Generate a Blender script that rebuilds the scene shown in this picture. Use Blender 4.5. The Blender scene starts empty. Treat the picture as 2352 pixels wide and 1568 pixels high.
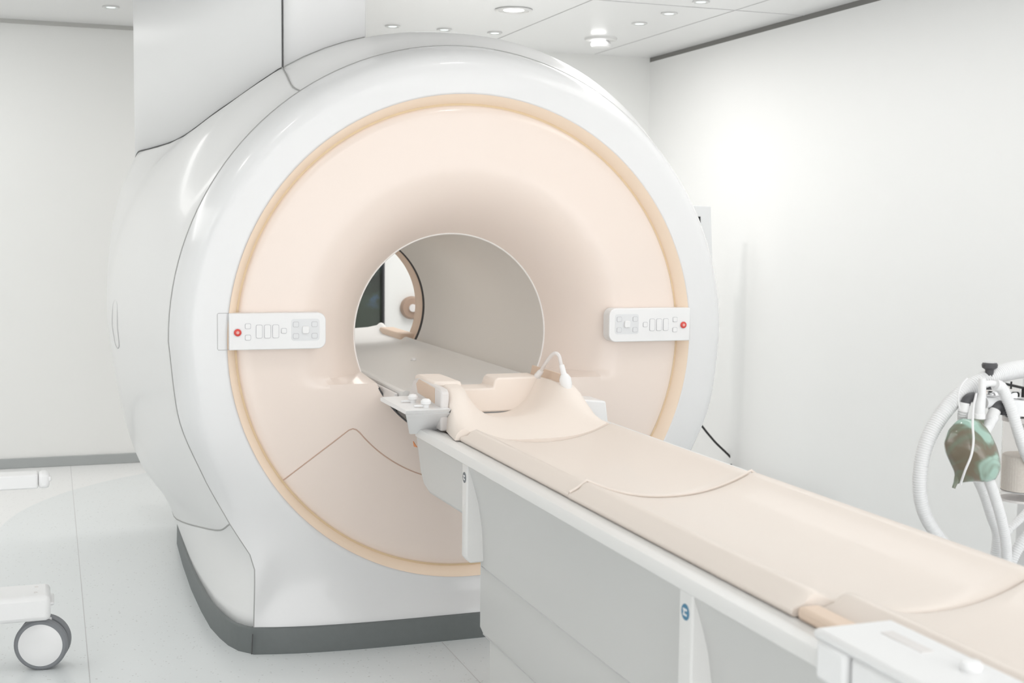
import bpy, bmesh, math, random
import numpy as np
from mathutils import Vector, Matrix
random.seed(7)
PI = math.pi
scene = bpy.context.scene
COL = scene.collection

# ------------------------------------------------------------------ camera (eye height 1.5 m, world Y = axis of the scanner)
F = 2970.0
def _ray(px, py): return np.array([px-1176.0, -(py-784.0), -F])
_y = _ray(112, 515); _y /= np.linalg.norm(_y)
_x = _ray(9470, 615); _x -= _x.dot(_y)*_y; _x /= np.linalg.norm(_x)
_z = np.cross(_x, _y)
M3 = np.array([_x, _y, _z])
CAM = np.array([0, 0, 1.5])
def on(px, py, ax, val):
    """the point seen at a photograph pixel on the plane axis=val"""
    d = M3 @ _ray(px, py); t = (val-CAM[ax])/d[ax]
    return tuple(float(v) for v in CAM+t*d)
cd = bpy.data.cameras.new('camera'); cam = bpy.data.objects.new('camera', cd); COL.objects.link(cam)
cd.sensor_width = 36; cd.lens = 36*F/2352; cd.clip_start = 0.05
m = Matrix([list(map(float, r)) for r in M3]).to_4x4(); m.translation = Vector((0, 0, 1.5))
cam.matrix_world = m
cd.dof.use_dof = True; cd.dof.focus_distance = 4.5; cd.dof.aperture_fstop = 5.0
scene.camera = cam

# ------------------------------------------------------------------ materials
def mat(name, col, rough=0.4, metal=0, coat=0, spec=0.5, emit=None, estr=0, trans=0, ior=1.45, noise=None, alpha=1):
    mt = bpy.data.materials.new(name); mt.use_nodes = True
    nt = mt.node_tree; b = nt.nodes['Principled BSDF']
    b.inputs['Base Color'].default_value = (*col, 1)
    b.inputs['Roughness'].default_value = rough
    b.inputs['Metallic'].default_value = metal
    b.inputs['Coat Weight'].default_value = coat
    b.inputs['Coat Roughness'].default_value = 0.06
    b.inputs['Specular IOR Level'].default_value = spec
    b.inputs['Transmission Weight'].default_value = trans
    b.inputs['IOR'].default_value = ior
    b.inputs['Alpha'].default_value = alpha
    if emit: b.inputs['Emission Color'].default_value = (*emit, 1); b.inputs['Emission Strength'].default_value = estr
    if noise:
        sc, amt = noise
        tc = nt.nodes.new('ShaderNodeTexCoord'); n = nt.nodes.new('ShaderNodeTexNoise')
        n.inputs['Scale'].default_value = sc; n.inputs['Detail'].default_value = 3
        nt.links.new(tc.outputs['Object'], n.inputs['Vector'])
        mx = nt.nodes.new('ShaderNodeMix'); mx.data_type = 'RGBA'
        mx.inputs[6].default_value = (*[c*(1-amt) for c in col], 1); mx.inputs[7].default_value = (*[min(1, c*(1+amt)) for c in col], 1)
        nt.links.new(n.outputs['Fac'], mx.inputs[0]); nt.links.new(mx.outputs[2], b.inputs['Base Color'])
    return mt
M = {}
M['wall'] = mat('wall_paint', (.885, .89, .875), .55, noise=(1.3, .01))
M['wallR'] = mat('wall_panel', (.90, .903, .895), .5, noise=(1.1, .01))
M['gapdark'] = mat('shadow_gap', (.22, .215, .205), .6)
M['skirting'] = mat('grey_skirting', (.42, .44, .44), .45, noise=(6, .03))
M['shell'] = mat('white_shell', (.825, .828, .832), .22, coat=.35, noise=(2, .005))
M['shell2'] = mat('white_shell_side', (.84, .84, .835), .3, coat=.2, noise=(2, .006))
M['turret'] = mat('white_housing', (.94, .942, .942), .4, noise=(2, .005))
M['peach'] = mat('peach_shell', (.90, .785, .71), .24, coat=.3, noise=(2, .006))
M['peach2'] = mat('peach_deep', (.72, .52, .39), .4, noise=(3, .01))
M['glow'] = mat('warm_ring', (.95, .81, .67), .35, emit=(1, .66, .40), estr=.12, noise=(3, .01))
M['ringgap'] = mat('gold_gap', (.82, .66, .44), .5, noise=(3, .02))
M['bore'] = mat('bore_liner', (.82, .785, .74), .38, noise=(2, .01))
M['rim'] = mat('rim_white', (.9, .87, .84), .3, noise=(3, .01))
M['seam'] = mat('seam_dark', (.10, .10, .10), .7, noise=(9, .05))
M['seamgrey'] = mat('seam_grey', (.42, .42, .41), .6, noise=(9, .05))
M['seamlight'] = mat('seam_light', (.62, .62, .62), .6, noise=(9, .03))
M['seampeach'] = mat('seam_peach', (.60, .42, .33), .6, noise=(9, .03))
M['plinth'] = mat('plinth_grey', (.16, .175, .175), .5, noise=(40, .06))
M['white'] = mat('white_plastic', (.9, .9, .9), .3, noise=(4, .005))
M['panel'] = mat('panel_white', (.9, .9, .9), .35, noise=(4, .005))
M['key'] = mat('key_white', (.80, .81, .82), .4, noise=(4, .005))
M['keyedge'] = mat('key_outline', (.60, .60, .62), .5, noise=(4, .005))
M['red'] = mat('button_red', (.72, .085, .07), .35, noise=(9, .03))
M['pink'] = mat('button_pink', (.85, .45, .42), .35, noise=(9, .03))
M['tgrey'] = mat('table_side', (.66, .66, .645), .42, noise=(2, .008))
M['trail'] = mat('table_rail', (.83, .825, .81), .35, noise=(2, .006))
M['pad'] = mat('mattress_cream', (.86, .775, .705), .42, coat=.1, noise=(2.5, .012))
M['padedge'] = mat('mattress_edge', (.83, .66, .53), .5, noise=(2.5, .012))
M['foam'] = mat('foam_peach', (.93, .84, .765), .6, noise=(5, .015))
M['foam2'] = mat('foam_tan', (.80, .62, .48), .6, noise=(5, .015))
M['tan'] = mat('tan_plastic', (.74, .58, .46), .5, noise=(5, .015))
M['greyp'] = mat('grey_plastic', (.80, .77, .755), .35, noise=(4, .01))
M['dark'] = mat('dark_rubber', (.085, .085, .09), .45, noise=(20, .08))
M['black'] = mat('black_rubber', (.02, .02, .02), .5, noise=(20, .08))
M['tyre'] = mat('tyre_grey', (.24, .25, .265), .5, noise=(12, .05))
M['metal'] = mat('brushed_metal', (.70, .70, .71), .28, metal=.85, noise=(14, .04))
M['chrome'] = mat('chrome', (.82, .82, .83), .15, metal=1, noise=(14, .02))
M['hose'] = mat('hose_plastic', (.93, .935, .94), .3, trans=.08, noise=(8, .01))
M['clear'] = mat('clear_plastic', (.97, .955, .945), .05, trans=.97, ior=1.04, noise=(8, .01))
M['granule'] = mat('granules', (.96, .88, .82), .9, noise=(220, .12))
M['blue'] = mat('sticker_blue', (.06, .22, .36), .4, noise=(9, .05))
M['inkgrey'] = mat('sticker_grey', (.16, .18, .20), .4, noise=(9, .05))
M['orange'] = mat('sticker_orange', (.75, .25, .06), .4, noise=(9, .05))
M['screen'] = mat('screen_black', (.02, .022, .025), .12, noise=(9, .05))
M['bezel'] = mat('bezel_white', (.88, .89, .90), .35, noise=(4, .01))
M['lamp'] = mat('lamp_warm', (1, 1, 1), .5, emit=(1, .97, .92), estr=6)
M['lampcool'] = mat('lamp_cool', (1, 1, 1), .5, emit=(.78, 1, .98), estr=2.2)
M['lampframe'] = mat('lamp_frame', (.80, .80, .79), .35, noise=(4, .01))
M['ceilm'] = mat('ceiling_panel', (.90, .905, .905), .3, coat=.25, noise=(1.5, .01))

# floor: pale speckled vinyl with a round, slightly bluer inlay
def floor_mat():
    mt = bpy.data.materials.new('speckled_vinyl'); mt.use_nodes = True; nt = mt.node_tree; N = nt.nodes; L = nt.links
    b = N['Principled BSDF']; b.inputs['Roughness'].default_value = .32; b.inputs['Coat Weight'].default_value = .12
    tc = N.new('ShaderNodeTexCoord')
    sep = N.new('ShaderNodeSeparateXYZ'); L.new(tc.outputs['Object'], sep.inputs[0])
    cmb = N.new('ShaderNodeCombineXYZ'); L.new(sep.outputs[0], cmb.inputs[0]); L.new(sep.outputs[1], cmb.inputs[1])
    d = N.new('ShaderNodeVectorMath'); d.operation = 'DISTANCE'; L.new(cmb.outputs[0], d.inputs[0]); d.inputs[1].default_value = (1.582, 6.534, 0)
    lt = N.new('ShaderNodeMath'); lt.operation = 'LESS_THAN'; L.new(d.outputs['Value'], lt.inputs[0]); lt.inputs[1].default_value = 1.854
    # the bluer sheet runs on towards the viewer in a broad band
    ly = N.new('ShaderNodeMath'); ly.operation = 'LESS_THAN'; L.new(sep.outputs[1], ly.inputs[0]); ly.inputs[1].default_value = 6.6
    mxx = N.new('ShaderNodeMath'); mxx.operation = 'MAXIMUM'; L.new(lt.outputs[0], mxx.inputs[0]); L.new(ly.outputs[0], mxx.inputs[1])
    base = N.new('ShaderNodeMix'); base.data_type = 'RGBA'; L.new(mxx.outputs[0], base.inputs[0])
    base.inputs[6].default_value = (.90, .905, .90, 1); base.inputs[7].default_value = (.82, .85, .855, 1)
    last = base.outputs[2]
    for sc, thr, c in ((70, .22, (.50, .50, .49, 1)), (55, .20, (.90, .91, .91, 1)), (23, .10, (.42, .42, .42, 1))):
        v = N.new('ShaderNodeTexVoronoi'); v.inputs['Scale'].default_value = sc; L.new(tc.outputs['Object'], v.inputs['Vector'])
        w = N.new('ShaderNodeTexWhiteNoise'); w.noise_dimensions = '3D'; L.new(v.outputs['Position'], w.inputs['Vector'])
        r = N.new('ShaderNodeMath'); r.operation = 'LESS_THAN'; L.new(w.outputs['Value'], r.inputs[0]); r.inputs[1].default_value = .22
        q = N.new('ShaderNodeMath'); q.operation = 'LESS_THAN'; L.new(v.outputs['Distance'], q.inputs[0]); q.inputs[1].default_value = thr
        mu = N.new('ShaderNodeMath'); mu.operation = 'MULTIPLY'; L.new(r.outputs[0], mu.inputs[0]); L.new(q.outputs[0], mu.inputs[1])
        m2 = N.new('ShaderNodeMath'); m2.operation = 'MULTIPLY'; L.new(mu.outputs[0], m2.inputs[0]); m2.inputs[1].default_value = .55
        mx = N.new('ShaderNodeMix'); mx.data_type = 'RGBA'; L.new(m2.outputs[0], mx.inputs[0]); L.new(last, mx.inputs[6]); mx.inputs[7].default_value = c
        last = mx.outputs[2]
    L.new(last, b.inputs['Base Color'])
    return mt
M['floor'] = floor_mat()
def bag_mat():
    mt = bpy.data.materials.new('green_rubber'); mt.use_nodes = True; nt = mt.node_tree; N = nt.nodes; L = nt.links
    b = N['Principled BSDF']; b.inputs['Roughness'].default_value = .16; b.inputs['Coat Weight'].default_value = .8
    b.inputs['Transmission Weight'].default_value = .12
    tc = N.new('ShaderNodeTexCoord'); n = N.new('ShaderNodeTexNoise'); n.inputs['Scale'].default_value = 11; n.inputs['Distortion'].default_value = 1.4
    L.new(tc.outputs['Object'], n.inputs['Vector'])
    r = N.new('ShaderNodeValToRGB'); L.new(n.outputs['Fac'], r.inputs[0])
    e = r.color_ramp.elements; e[0].position = .38; e[0].color = (.20, .165, .11, 1); e[1].position = .66; e[1].color = (.42, .62, .53, 1)  # ramp contrast puts fold shade and shine into the colour
    k = e.new(.5); k.color = (.20, .23, .16, 1)
    L.new(r.outputs[0], b.inputs['Base Color'])
    return mt
M['bag'] = bag_mat()
def view_mat():
    mt = bpy.data.materials.new('dark_glass_view'); mt.use_nodes = True; nt = mt.node_tree; N = nt.nodes; L = nt.links
    b = N['Principled BSDF']; b.inputs['Roughness'].default_value = .15
    tc = N.new('ShaderNodeTexCoord'); n = N.new('ShaderNodeTexNoise'); n.inputs['Scale'].default_value = 5; n.inputs['Detail'].default_value = 5
    L.new(tc.outputs['Object'], n.inputs['Vector'])
    r = N.new('ShaderNodeValToRGB'); L.new(n.outputs['Fac'], r.inputs[0])
    e = r.color_ramp.elements; e[0].position = .40; e[0].color = (.055, .062, .055, 1); e[1].position = .58; e[1].color = (.13, .24, .46, 1)
    k = e.new(.49); k.color = (.08, .11, .10, 1)
    sp = N.new('ShaderNodeSeparateXYZ'); L.new(tc.outputs['Object'], sp.inputs[0])
    lt = N.new('ShaderNodeMapRange'); L.new(sp.outputs[2], lt.inputs[0]); lt.inputs[1].default_value = .95; lt.inputs[2].default_value = 1.15
    mx = N.new('ShaderNodeMix'); mx.data_type = 'RGBA'; L.new(lt.outputs[0], mx.inputs[0]); mx.inputs[6].default_value = (.07, .085, .07, 1)
    L.new(r.outputs[0], mx.inputs[7]); L.new(mx.outputs[2], b.inputs['Base Color'])
    return mt
M['view'] = view_mat()

# ------------------------------------------------------------------ mesh helpers
def mesh(name, verts, faces, material, parent=None, smooth=True, bevel=0, solid=0, sharp=None, seg=2):
    me = bpy.data.meshes.new(name); me.from_pydata([tuple(map(float, v)) for v in verts], [], faces); me.update()
    bm = bmesh.new(); bm.from_mesh(me); bmesh.ops.remove_doubles(bm, verts=bm.verts, dist=1e-6)
    bmesh.ops.recalc_face_normals(bm, faces=bm.faces); bm.to_mesh(me); bm.free()
    me.materials.append(material)
    if smooth:
        for p in me.polygons: p.use_smooth = True
    o = bpy.data.objects.new(name, me); COL.objects.link(o)
    if parent: o.parent = parent
    if solid:
        md = o.modifiers.new('solid', 'SOLIDIFY'); md.thickness = solid; md.offset = -1
    if bevel:
        md = o.modifiers.new('bevel', 'BEVEL'); md.width = bevel; md.segments = seg; md.limit_method = 'ANGLE'; md.angle_limit = math.radians(35)
        md.harden_normals = False
    if sharp is not None:
        me.set_sharp_from_angle(angle=math.radians(sharp))
    return o
def grid_faces(nu, nv, closeu=False, closev=False, off=0):
    f = []
    for i in range(nu if closeu else nu-1):
        for j in range(nv if closev else nv-1):
            a = i*nv+j; b = ((i+1) % nu)*nv+j; c = ((i+1) % nu)*nv+(j+1) % nv; d = i*nv+(j+1) % nv
            f.append((off+a, off+b, off+c, off+d))
    return f
def box_vf(x0, x1, y0, y1, z0, z1, off=0):
    v = [(x0,y0,z0),(x1,y0,z0),(x1,y1,z0),(x0,y1,z0),(x0,y0,z1),(x1,y0,z1),(x1,y1,z1),(x0,y1,z1)]
    f = [(0,3,2,1),(4,5,6,7),(0,1,5,4),(1,2,6,5),(2,3,7,6),(3,0,4,7)]
    return v, [tuple(i+off for i in q) for q in f]
def box(name, x0, x1, y0, y1, z0, z1, material, parent=None, bevel=.004):
    v, f = box_vf(x0, x1, y0, y1, z0, z1); return mesh(name, v, f, material, parent, smooth=bool(bevel), bevel=bevel, sharp=40 if bevel else None)
def prism(name, poly, axis, a, b, material, parent=None, bevel=0, smooth=False):
    """poly = 2D points; axis = extrusion axis"""
    def p3(p, t):
        return {0: (t, p[0], p[1]), 1: (p[0], t, p[1]), 2: (p[0], p[1], t)}[axis]
    n = len(poly); v = [p3(p, a) for p in poly]+[p3(p, b) for p in poly]
    f = [tuple(range(n)), tuple(range(2*n-1, n-1, -1))]+[(i, (i+1) % n, n+(i+1) % n, n+i) for i in range(n)]
    return mesh(name, v, f, material, parent, smooth=smooth or bool(bevel), bevel=bevel, sharp=40)
def catmull(P, k=8):
    P = [np.array(p, float) for p in P]; out = []
    for i in range(len(P)-1):
        p0 = P[max(i-1, 0)]; p1 = P[i]; p2 = P[i+1]; p3 = P[min(i+2, len(P)-1)]
        for s in range(k):
            t = s/k
            out.append(.5*((2*p1)+(-p0+p2)*t+(2*p0-5*p1+4*p2-p3)*t*t+(-p0+3*p1-3*p2+p3)*t**3))
    out.append(P[-1]); return out
def tube_vf(path, rad, n=12, closed=False, caps=True, off=0):
    P = [np.array(p, float) for p in path]; m_ = len(P); V = []
    up = None
    for i in range(m_):
        a = P[(i-1) % m_] if (closed or i > 0) else P[i]; b = P[(i+1) % m_] if (closed or i < m_-1) else P[i]
        t = b-a; t /= (np.linalg.norm(t)+1e-12)
        if up is None:
            up = np.array([0, 0, 1.]) if abs(t[2]) < .9 else np.array([1., 0, 0])
        u = up-up.dot(t)*t; u /= np.linalg.norm(u); up = u; w = np.cross(t, u)
        r = rad(i/(m_-1)) if callable(rad) else (rad[i] if hasattr(rad, '__len__') else rad)
        for k in range(n):
            an = 2*PI*k/n; V.append(P[i]+r*(math.cos(an)*u+math.sin(an)*w))
    Fc = grid_faces(m_, n, closed, True, off)
    if caps and not closed:
        Fc.append(tuple(off+k for k in range(n))[::-1]); Fc.append(tuple(off+(m_-1)*n+k for k in range(n)))
    return V, Fc
def tube(name, path, rad, material, parent=None, n=12, closed=False, caps=True):
    v, f = tube_vf(path, rad, n, closed, caps); return mesh(name, v, f, material, parent, sharp=50)
def resample(P, step):
    P = [np.array(p, float) for p in P]; L = [0]
    for a, b in zip(P, P[1:]): L.append(L[-1]+np.linalg.norm(b-a))
    n = max(2, int(L[-1]/step)); out = []
    for s in np.linspace(0, L[-1], n):
        i = min(np.searchsorted(L, s, side='right')-1, len(P)-2); t = (s-L[i])/(L[i+1]-L[i]+1e-12); out.append(P[i]*(1-t)+P[i+1]*t)
    return out
def lathe(name, prof, origin, axis, material, parent=None, n=40, sharp=35):
    """prof = (radius, height) pairs about axis (vector) from origin"""
    ax = np.array(axis, float); ax /= np.linalg.norm(ax)
    u = np.cross(ax, [0, 0, 1.] if abs(ax[2]) < .9 else [1., 0, 0]); u /= np.linalg.norm(u); w = np.cross(ax, u); o = np.array(origin, float)
    V = [o+ax*h+r*(math.cos(2*PI*k/n)*u+math.sin(2*PI*k/n)*w) for r, h in prof for k in range(n)]
    Fc = grid_faces(len(prof), n, False, True)
    if prof[0][0] > 1e-5: Fc.append(tuple(range(n))[::-1])
    if prof[-1][0] > 1e-5: Fc.append(tuple((len(prof)-1)*n+k for k in range(n)))
    return mesh(name, V, Fc, material, parent, sharp=sharp)
def thing(name, label, cat, loc=(0, 0, 0), group=None):
    o = bpy.data.objects.new(name, None); COL.objects.link(o); o.location = loc; o.empty_display_size = .1
    o['label'] = label; o['category'] = cat
    if group: o['group'] = group
    return o
def tag(o, label, cat, group=None):
    o['label'] = label; o['category'] = cat
    if group: o['group'] = group
    return o
def struct(o): o['kind'] = 'structure'; return o
ROOTS = []
def settle(root):
    """keep world places of parts modelled in world coordinates under an empty at the thing's base"""
    loc = Vector(root.location)
    for ch in root.children: ch.location = Vector(ch.location)-loc
    return root
def quad_prism(name, P, dy, m_, par, bevel=.004):
    V = [tuple(p) for p in P]+[(p[0], p[1]+dy, p[2]) for p in P]
    return mesh(name, V, [(0, 1, 2, 3), (7, 6, 5, 4), (0, 4, 5, 1), (1, 5, 6, 2), (2, 6, 7, 3), (3, 7, 4, 0)], m_, par, bevel=bevel, sharp=40)
def rrect(w, h, r, n=6):
    pts = []
    for cx, cy, a0 in ((w/2-r, h/2-r, 0), (-w/2+r, h/2-r, PI/2), (-w/2+r, -h/2+r, PI), (w/2-r, -h/2+r, 3*PI/2)):
        for k in range(n+1):
            a = a0+PI/2*k/n; pts.append((cx+r*math.cos(a), cy+r*math.sin(a)))
    return pts
def rplate(name, cx, cz, w, h, r, y0, y1, material, parent, bevel=0):
    return prism(name, [(cx+p[0], cz+p[1]) for p in rrect(w, h, r)], 1, y0, y1, material, parent, bevel=bevel)
def ipl(tab, x):
    """smooth interpolation of (x, value) pairs"""
    xs = [t[0] for t in tab]; ys = [t[1] for t in tab]
    if x <= xs[0]: return ys[0]
    if x >= xs[-1]: return ys[-1]
    i = max(k for k in range(len(xs)) if xs[k] <= x); i = min(i, len(xs)-2)
    def sl(k):
        if k == 0 or k == len(xs)-1:
            a, b = (0, 1) if k == 0 else (len(xs)-2, len(xs)-1); return (ys[b]-ys[a])/(xs[b]-xs[a])
        d0 = (ys[k]-ys[k-1])/(xs[k]-xs[k-1]); d1 = (ys[k+1]-ys[k])/(xs[k+1]-xs[k])
        return 0 if d0*d1 <= 0 else 2*d0*d1/(d0+d1)
    h = xs[i+1]-xs[i]; t = (x-xs[i])/h
    return ((2*t**3-3*t*t+1)*ys[i]+(t**3-2*t*t+t)*h*sl(i)+(-2*t**3+3*t*t)*ys[i+1]+(t**3-t*t)*h*sl(i+1))

# ------------------------------------------------------------------ the room
H = 2.72; YB = 8.445; XR = 4.04; XL = -3.2; YF = -3.0
struct(box('floor', XL, XR+.1, YF, YB+.1, -.1, 0, M['floor'], bevel=0))
struct(box('ceiling', XL, XR+.1, YF, YB+.1, H, H+.1, M['ceilm'], bevel=0))
# back wall with the opening of the dark window
WX0, WX1, WZ0, WZ1 = 1.05, 2.11, .35, 2.05
v, f = [], []
for q in ((XL, WX0, 0, H), (WX1, XR+.1, 0, H), (WX0, WX1, 0, WZ0), (WX0, WX1, WZ1, H)):
    a, b = box_vf(q[0], q[1], YB, YB+.1, q[2], q[3], len(v)); v += a; f += b
struct(mesh('wall_back', v, f, M['wall'], smooth=False))
struct(box('wall_left', XL-.1, XL, YF, YB+.1, 0, H, M['wall'], bevel=0))
struct(box('wall_right', XR, XR+.1, YF, YB, 0, H-.03, M['wallR'], bevel=0))
w1 = struct(box('window_1', WX0, WX1, YB+.04, YB+.05, WZ0, WZ1, M['view'], bevel=0))
v, f = [], []
for q in ((WX0, WX0+.01, WZ0, WZ1), (WX1-.01, WX1, WZ0, WZ1), (WX0+.01, WX1-.01, WZ0, WZ0+.01), (WX0+.01, WX1-.01, WZ1-.01, WZ1)):
    a, b = box_vf(q[0], q[1], YB-.008, YB+.04, q[2], q[3], len(v)); v += a; f += b
mesh('window_frame', v, f, M['dark'], w1, smooth=False)
struct(box('baseboard_back', XL, XR-.02, YB-.015, YB, 0, .062, M['skirting'], bevel=.003))
struct(box('trim_1', XR-.001, XR+.1, YF, YB, H-.03, H, M['gapdark'], bevel=0))
struct(box('trim_2', XL, 1.2, YB-.03, YB, H-.022, H, mat('trim_grey', (.52, .52, .50), .5), bevel=0))
v, f = [], []
for x in (.75, 2.745, 3.6):
    a, b = box_vf(x-.002, x+.002, YF, YB-.03, H-.0025, H+.01, len(v)); v += a; f += b
for y in (1.5, 3.6, 6.45):
    a, b = box_vf(XL, XR-.002, y-.002, y+.002, H-.0025, H+.01, len(v)); v += a; f += b
struct(mesh('trim_3', v, f, M['seamlight'], smooth=False))
v, f = [], []
for (x0, x1, y0, y1) in ((.098, .101, YF, YB-.02), (1.318, 1.321, YF, 4.41), (XL, XR-.02, 3.2, 3.203)):
    a, b = box_vf(x0, x1, y0, y1, -.004, .0006, len(v)); v += a; f += b
struct(mesh('trim_4', v, f, M['seamlight'], smooth=False))

# ------------------------------------------------------------------ ceiling lamps
LIGHTS = []
def add_area(name, loc, size, power, color=(1, 1, 1), rot=None, shape='DISK', sy=None):
    l = bpy.data.lights.new(name, 'AREA'); l.shape = shape; l.size = size; l.energy = power; l.color = color
    if sy: l.size_y = sy
    o = bpy.data.objects.new(name, l); COL.objects.link(o); o.location = loc
    if rot: o.rotation_euler = rot
    return o
def downlight(x, y, r, warm, label, group, power=0):
    t = thing('ceiling_spotlight' if not warm else 'ceiling_downlight', label, 'ceiling light', (x, y, H), group)
    lathe('frame', [(r, 0), (r*1.18, 0), (r*1.25, -.004), (r*1.18, -.009), (r*1.02, -.009), (r, -.004)], (0, 0, 0), (0, 0, 1), M['lampframe'], t, 32)
    lathe('lens', [(0, -.004), (r*.6, -.0045), (r, -.002)], (0, 0, 0), (0, 0, 1), M['lamp'] if warm else M['lampcool'], t, 32)
    if power:
        l = bpy.data.lights.new('downlight', 'AREA'); l.shape = 'DISK'; l.size = 2*r; l.energy = power; l.color = (1, .97, .93)
        o = bpy.data.objects.new('downlight', l); COL.objects.link(o); o.location = (x, y, H-.012); 
downlight(2.465, 6.918, .085, True, 'large round recessed downlight in the ceiling above the scanner', None, 12)
for x, y, lb in ((3.295, 6.277, 'small cool ceiling spotlight nearest the viewer, cut by the top edge of the photo'),
                 (3.308, 6.68, 'small cool ceiling spotlight, middle one of the row of three along the right wall'),
                 (3.307, 7.067, 'small cool ceiling spotlight of the right row closest to the ceiling detector'),
                 (2.64, 7.755, 'small cool ceiling spotlight just above the scanner, rightmost of the three'),
                 (2.312, 7.755, 'small cool ceiling spotlight just above the scanner top, middle of the three'),
                 (1.985, 7.755, 'small cool ceiling spotlight beside the white housing corner, leftmost of the three'),
                 (.352, 7.72, 'small cool ceiling spotlight left of the tall white housing')):
    downlight(x, y, .038, False, lb, 'small round ceiling spotlights')
dt = thing('smoke_detector', 'round white ceiling detector between the spotlights near the right wall', 'smoke detector', (3.342, 7.718, H))
lathe('base', [(0, 0), (.105, 0), (.10, -.014), (.08, -.018), (0, -.018)], (0, 0, 0), (0, 0, 1), M['lampframe'], dt, 40)
lathe('sensor_cap', [(.05, -.018), (.062, -.03), (.066, -.042), (.058, -.056), (0, -.058)], (0, 0, 0), (0, 0, 1), M['white'], dt, 40)
vt = thing('ceiling_vent', 'round white ceiling vent at the top left corner, cut by the photo edge', 'ceiling vent', (-.13, 7.45, H))
lathe('rim', [(.13, 0), (.17, 0), (.175, -.01), (.13, -.016)], (0, 0, 0), (0, 0, 1), M['white'], vt, 40)
lathe('cone', [(0, -.02), (.1, -.015), (.13, -.004)], (0, 0, 0), (0, 0, 1), M['white'], vt, 40)

# ------------------------------------------------------------------ the scanner
AX, AZ = 1.45, 1.10
TX = 1.45
scan = thing('mri_scanner', 'large white MRI scanner with a peach ring face and open round bore', 'mri scanner', (AX, 5.4, 0))
def pol(r, th, y): return (AX+r*math.cos(th), y, AZ+r*math.sin(th))

# outline of the shell at any depth: upper (super)ellipse, lower side table, flat base
A_ = [(4.6, 1.066), (4.66, 1.066), (4.75, 1.085), (4.9, 1.125), (5.1, 1.175), (5.3, 1.21), (5.5, 1.228), (5.8, 1.222), (6.1, 1.21), (6.3, 1.19), (6.45, 1.13), (6.55, 1.02), (6.6, .88)]
B_ = [(4.6, 1.066), (4.66, 1.085), (4.75, 1.13), (4.84, 1.155), (5.0, 1.165), (5.3, 1.155), (5.75, 1.15), (6.2, 1.14), (6.45, 1.08), (6.55, 1.0), (6.6, .88)]
SIDEP = [(.822, 4.845), (.765, 4.98), (.705, 5.14), (.647, 5.30), (.582, 5.52), (.517, 5.75), (.472, 5.90), (.430, 6.04), (.398, 6.16), (.384, 6.26)]
SIDEZ = [(4.845, 2.084), (5.3, 1.958), (5.75, 1.862), (6.0, 1.842), (6.26, 1.83)]
N_ = [(4.6, 2), (4.85, 2.2), (5.75, 2.25), (6.0, 2.5), (6.3, 2.7), (6.6, 2.2)]
def solveb(y):
    x = ipl([(p[1], p[0]) for p in SIDEP], y); n = ipl(N_, y); q = (AX-x)/ipl(A_, y)
    return (ipl(SIDEZ, y)-AZ)/(1-q**n)**(1/n)
B_ = [(4.6, 1.066), (4.66, 1.085), (4.75, 1.135)]+[(y, solveb(y)) for y in np.linspace(4.845, 6.2, 22)]+[(6.35, 1.13), (6.45, 1.08), (6.55, 1.0), (6.6, .88)]
def side_h(y, z):
    """half width below the bore axis"""
    a = ipl(A_, y)
    t = [(.09, ipl([(4.6, .795), (4.65, .84), (4.75, .872), (4.95, .90), (5.4, .912), (6.3, .892), (6.5, .86), (6.6, .80)], y)),
         (.30, ipl([(4.6, .79), (4.75, .835), (5.0, .885), (5.3, .925), (5.8, .985), (6.3, .97), (6.6, .82)], y)),
         (.45, ipl([(4.6, .865), (4.75, .90), (5.0, .955), (5.3, 1.02), (5.8, 1.085), (6.3, 1.05), (6.6, .84)], y)),
         (.62, ipl([(4.6, .952), (4.75, .975), (5.0, 1.045), (5.3, 1.105), (5.8, 1.145), (6.3, 1.11), (6.6, .86)], y)),
         (.85, a*.974), (1.10, a)]
    return ipl(t, z)
ZB = .09
NTOP, NSIDE, NBOT = 72, 26, 24
def seam_z(y): return ipl([(4.6, .455), (4.8, .385), (5.1, .325), (5.5, .26), (6.0, .20), (6.6, .17)], y)
CS = 18
def zsamp(y, j):
    zs = seam_z(y); return AZ+(zs-AZ)*j/CS if j <= CS else zs+(ZB-zs)*(j-CS)/(NSIDE-1-CS)
def outline(y):
    a = ipl(A_, y); b = ipl(B_, y); n = ipl(N_, y); P = []
    for k in range(NTOP):                                   # right extreme -> top -> left extreme
        th = PI*k/(NTOP-1); c, s = math.cos(th), math.sin(th)
        P.append((a*math.copysign(abs(c)**(2/n), c), AZ+b*abs(s)**(2/n)))
    for k in range(1, NSIDE):
        z = zsamp(y, k); P.append((-side_h(y, z), z))
    w = side_h(y, ZB)
    for k in range(1, NBOT-1): P.append((-w+2*w*k/(NBOT-1), ZB))
    for k in range(NSIDE-1, 0, -1):
        z = zsamp(y, k); P.append((side_h(y, z), z))
    return P
P0 = outline(4.6)
NP = len(P0)
def yfront(x, z):
    """front edge of the shell: 4.6 round the ring, forward to 4.49 at the base corner and 4.43 mid base"""
    t = min(1, max(0, (.62-z)/.36)); t = t*t*(3-2*t)
    ye = 4.6-.105*t
    if z <= ZB+1e-6: ye = 4.43+.065*min(1, abs(x)/.8)**4
    return ye
Y0 = [yfront(x, z) for x, z in P0]
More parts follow.
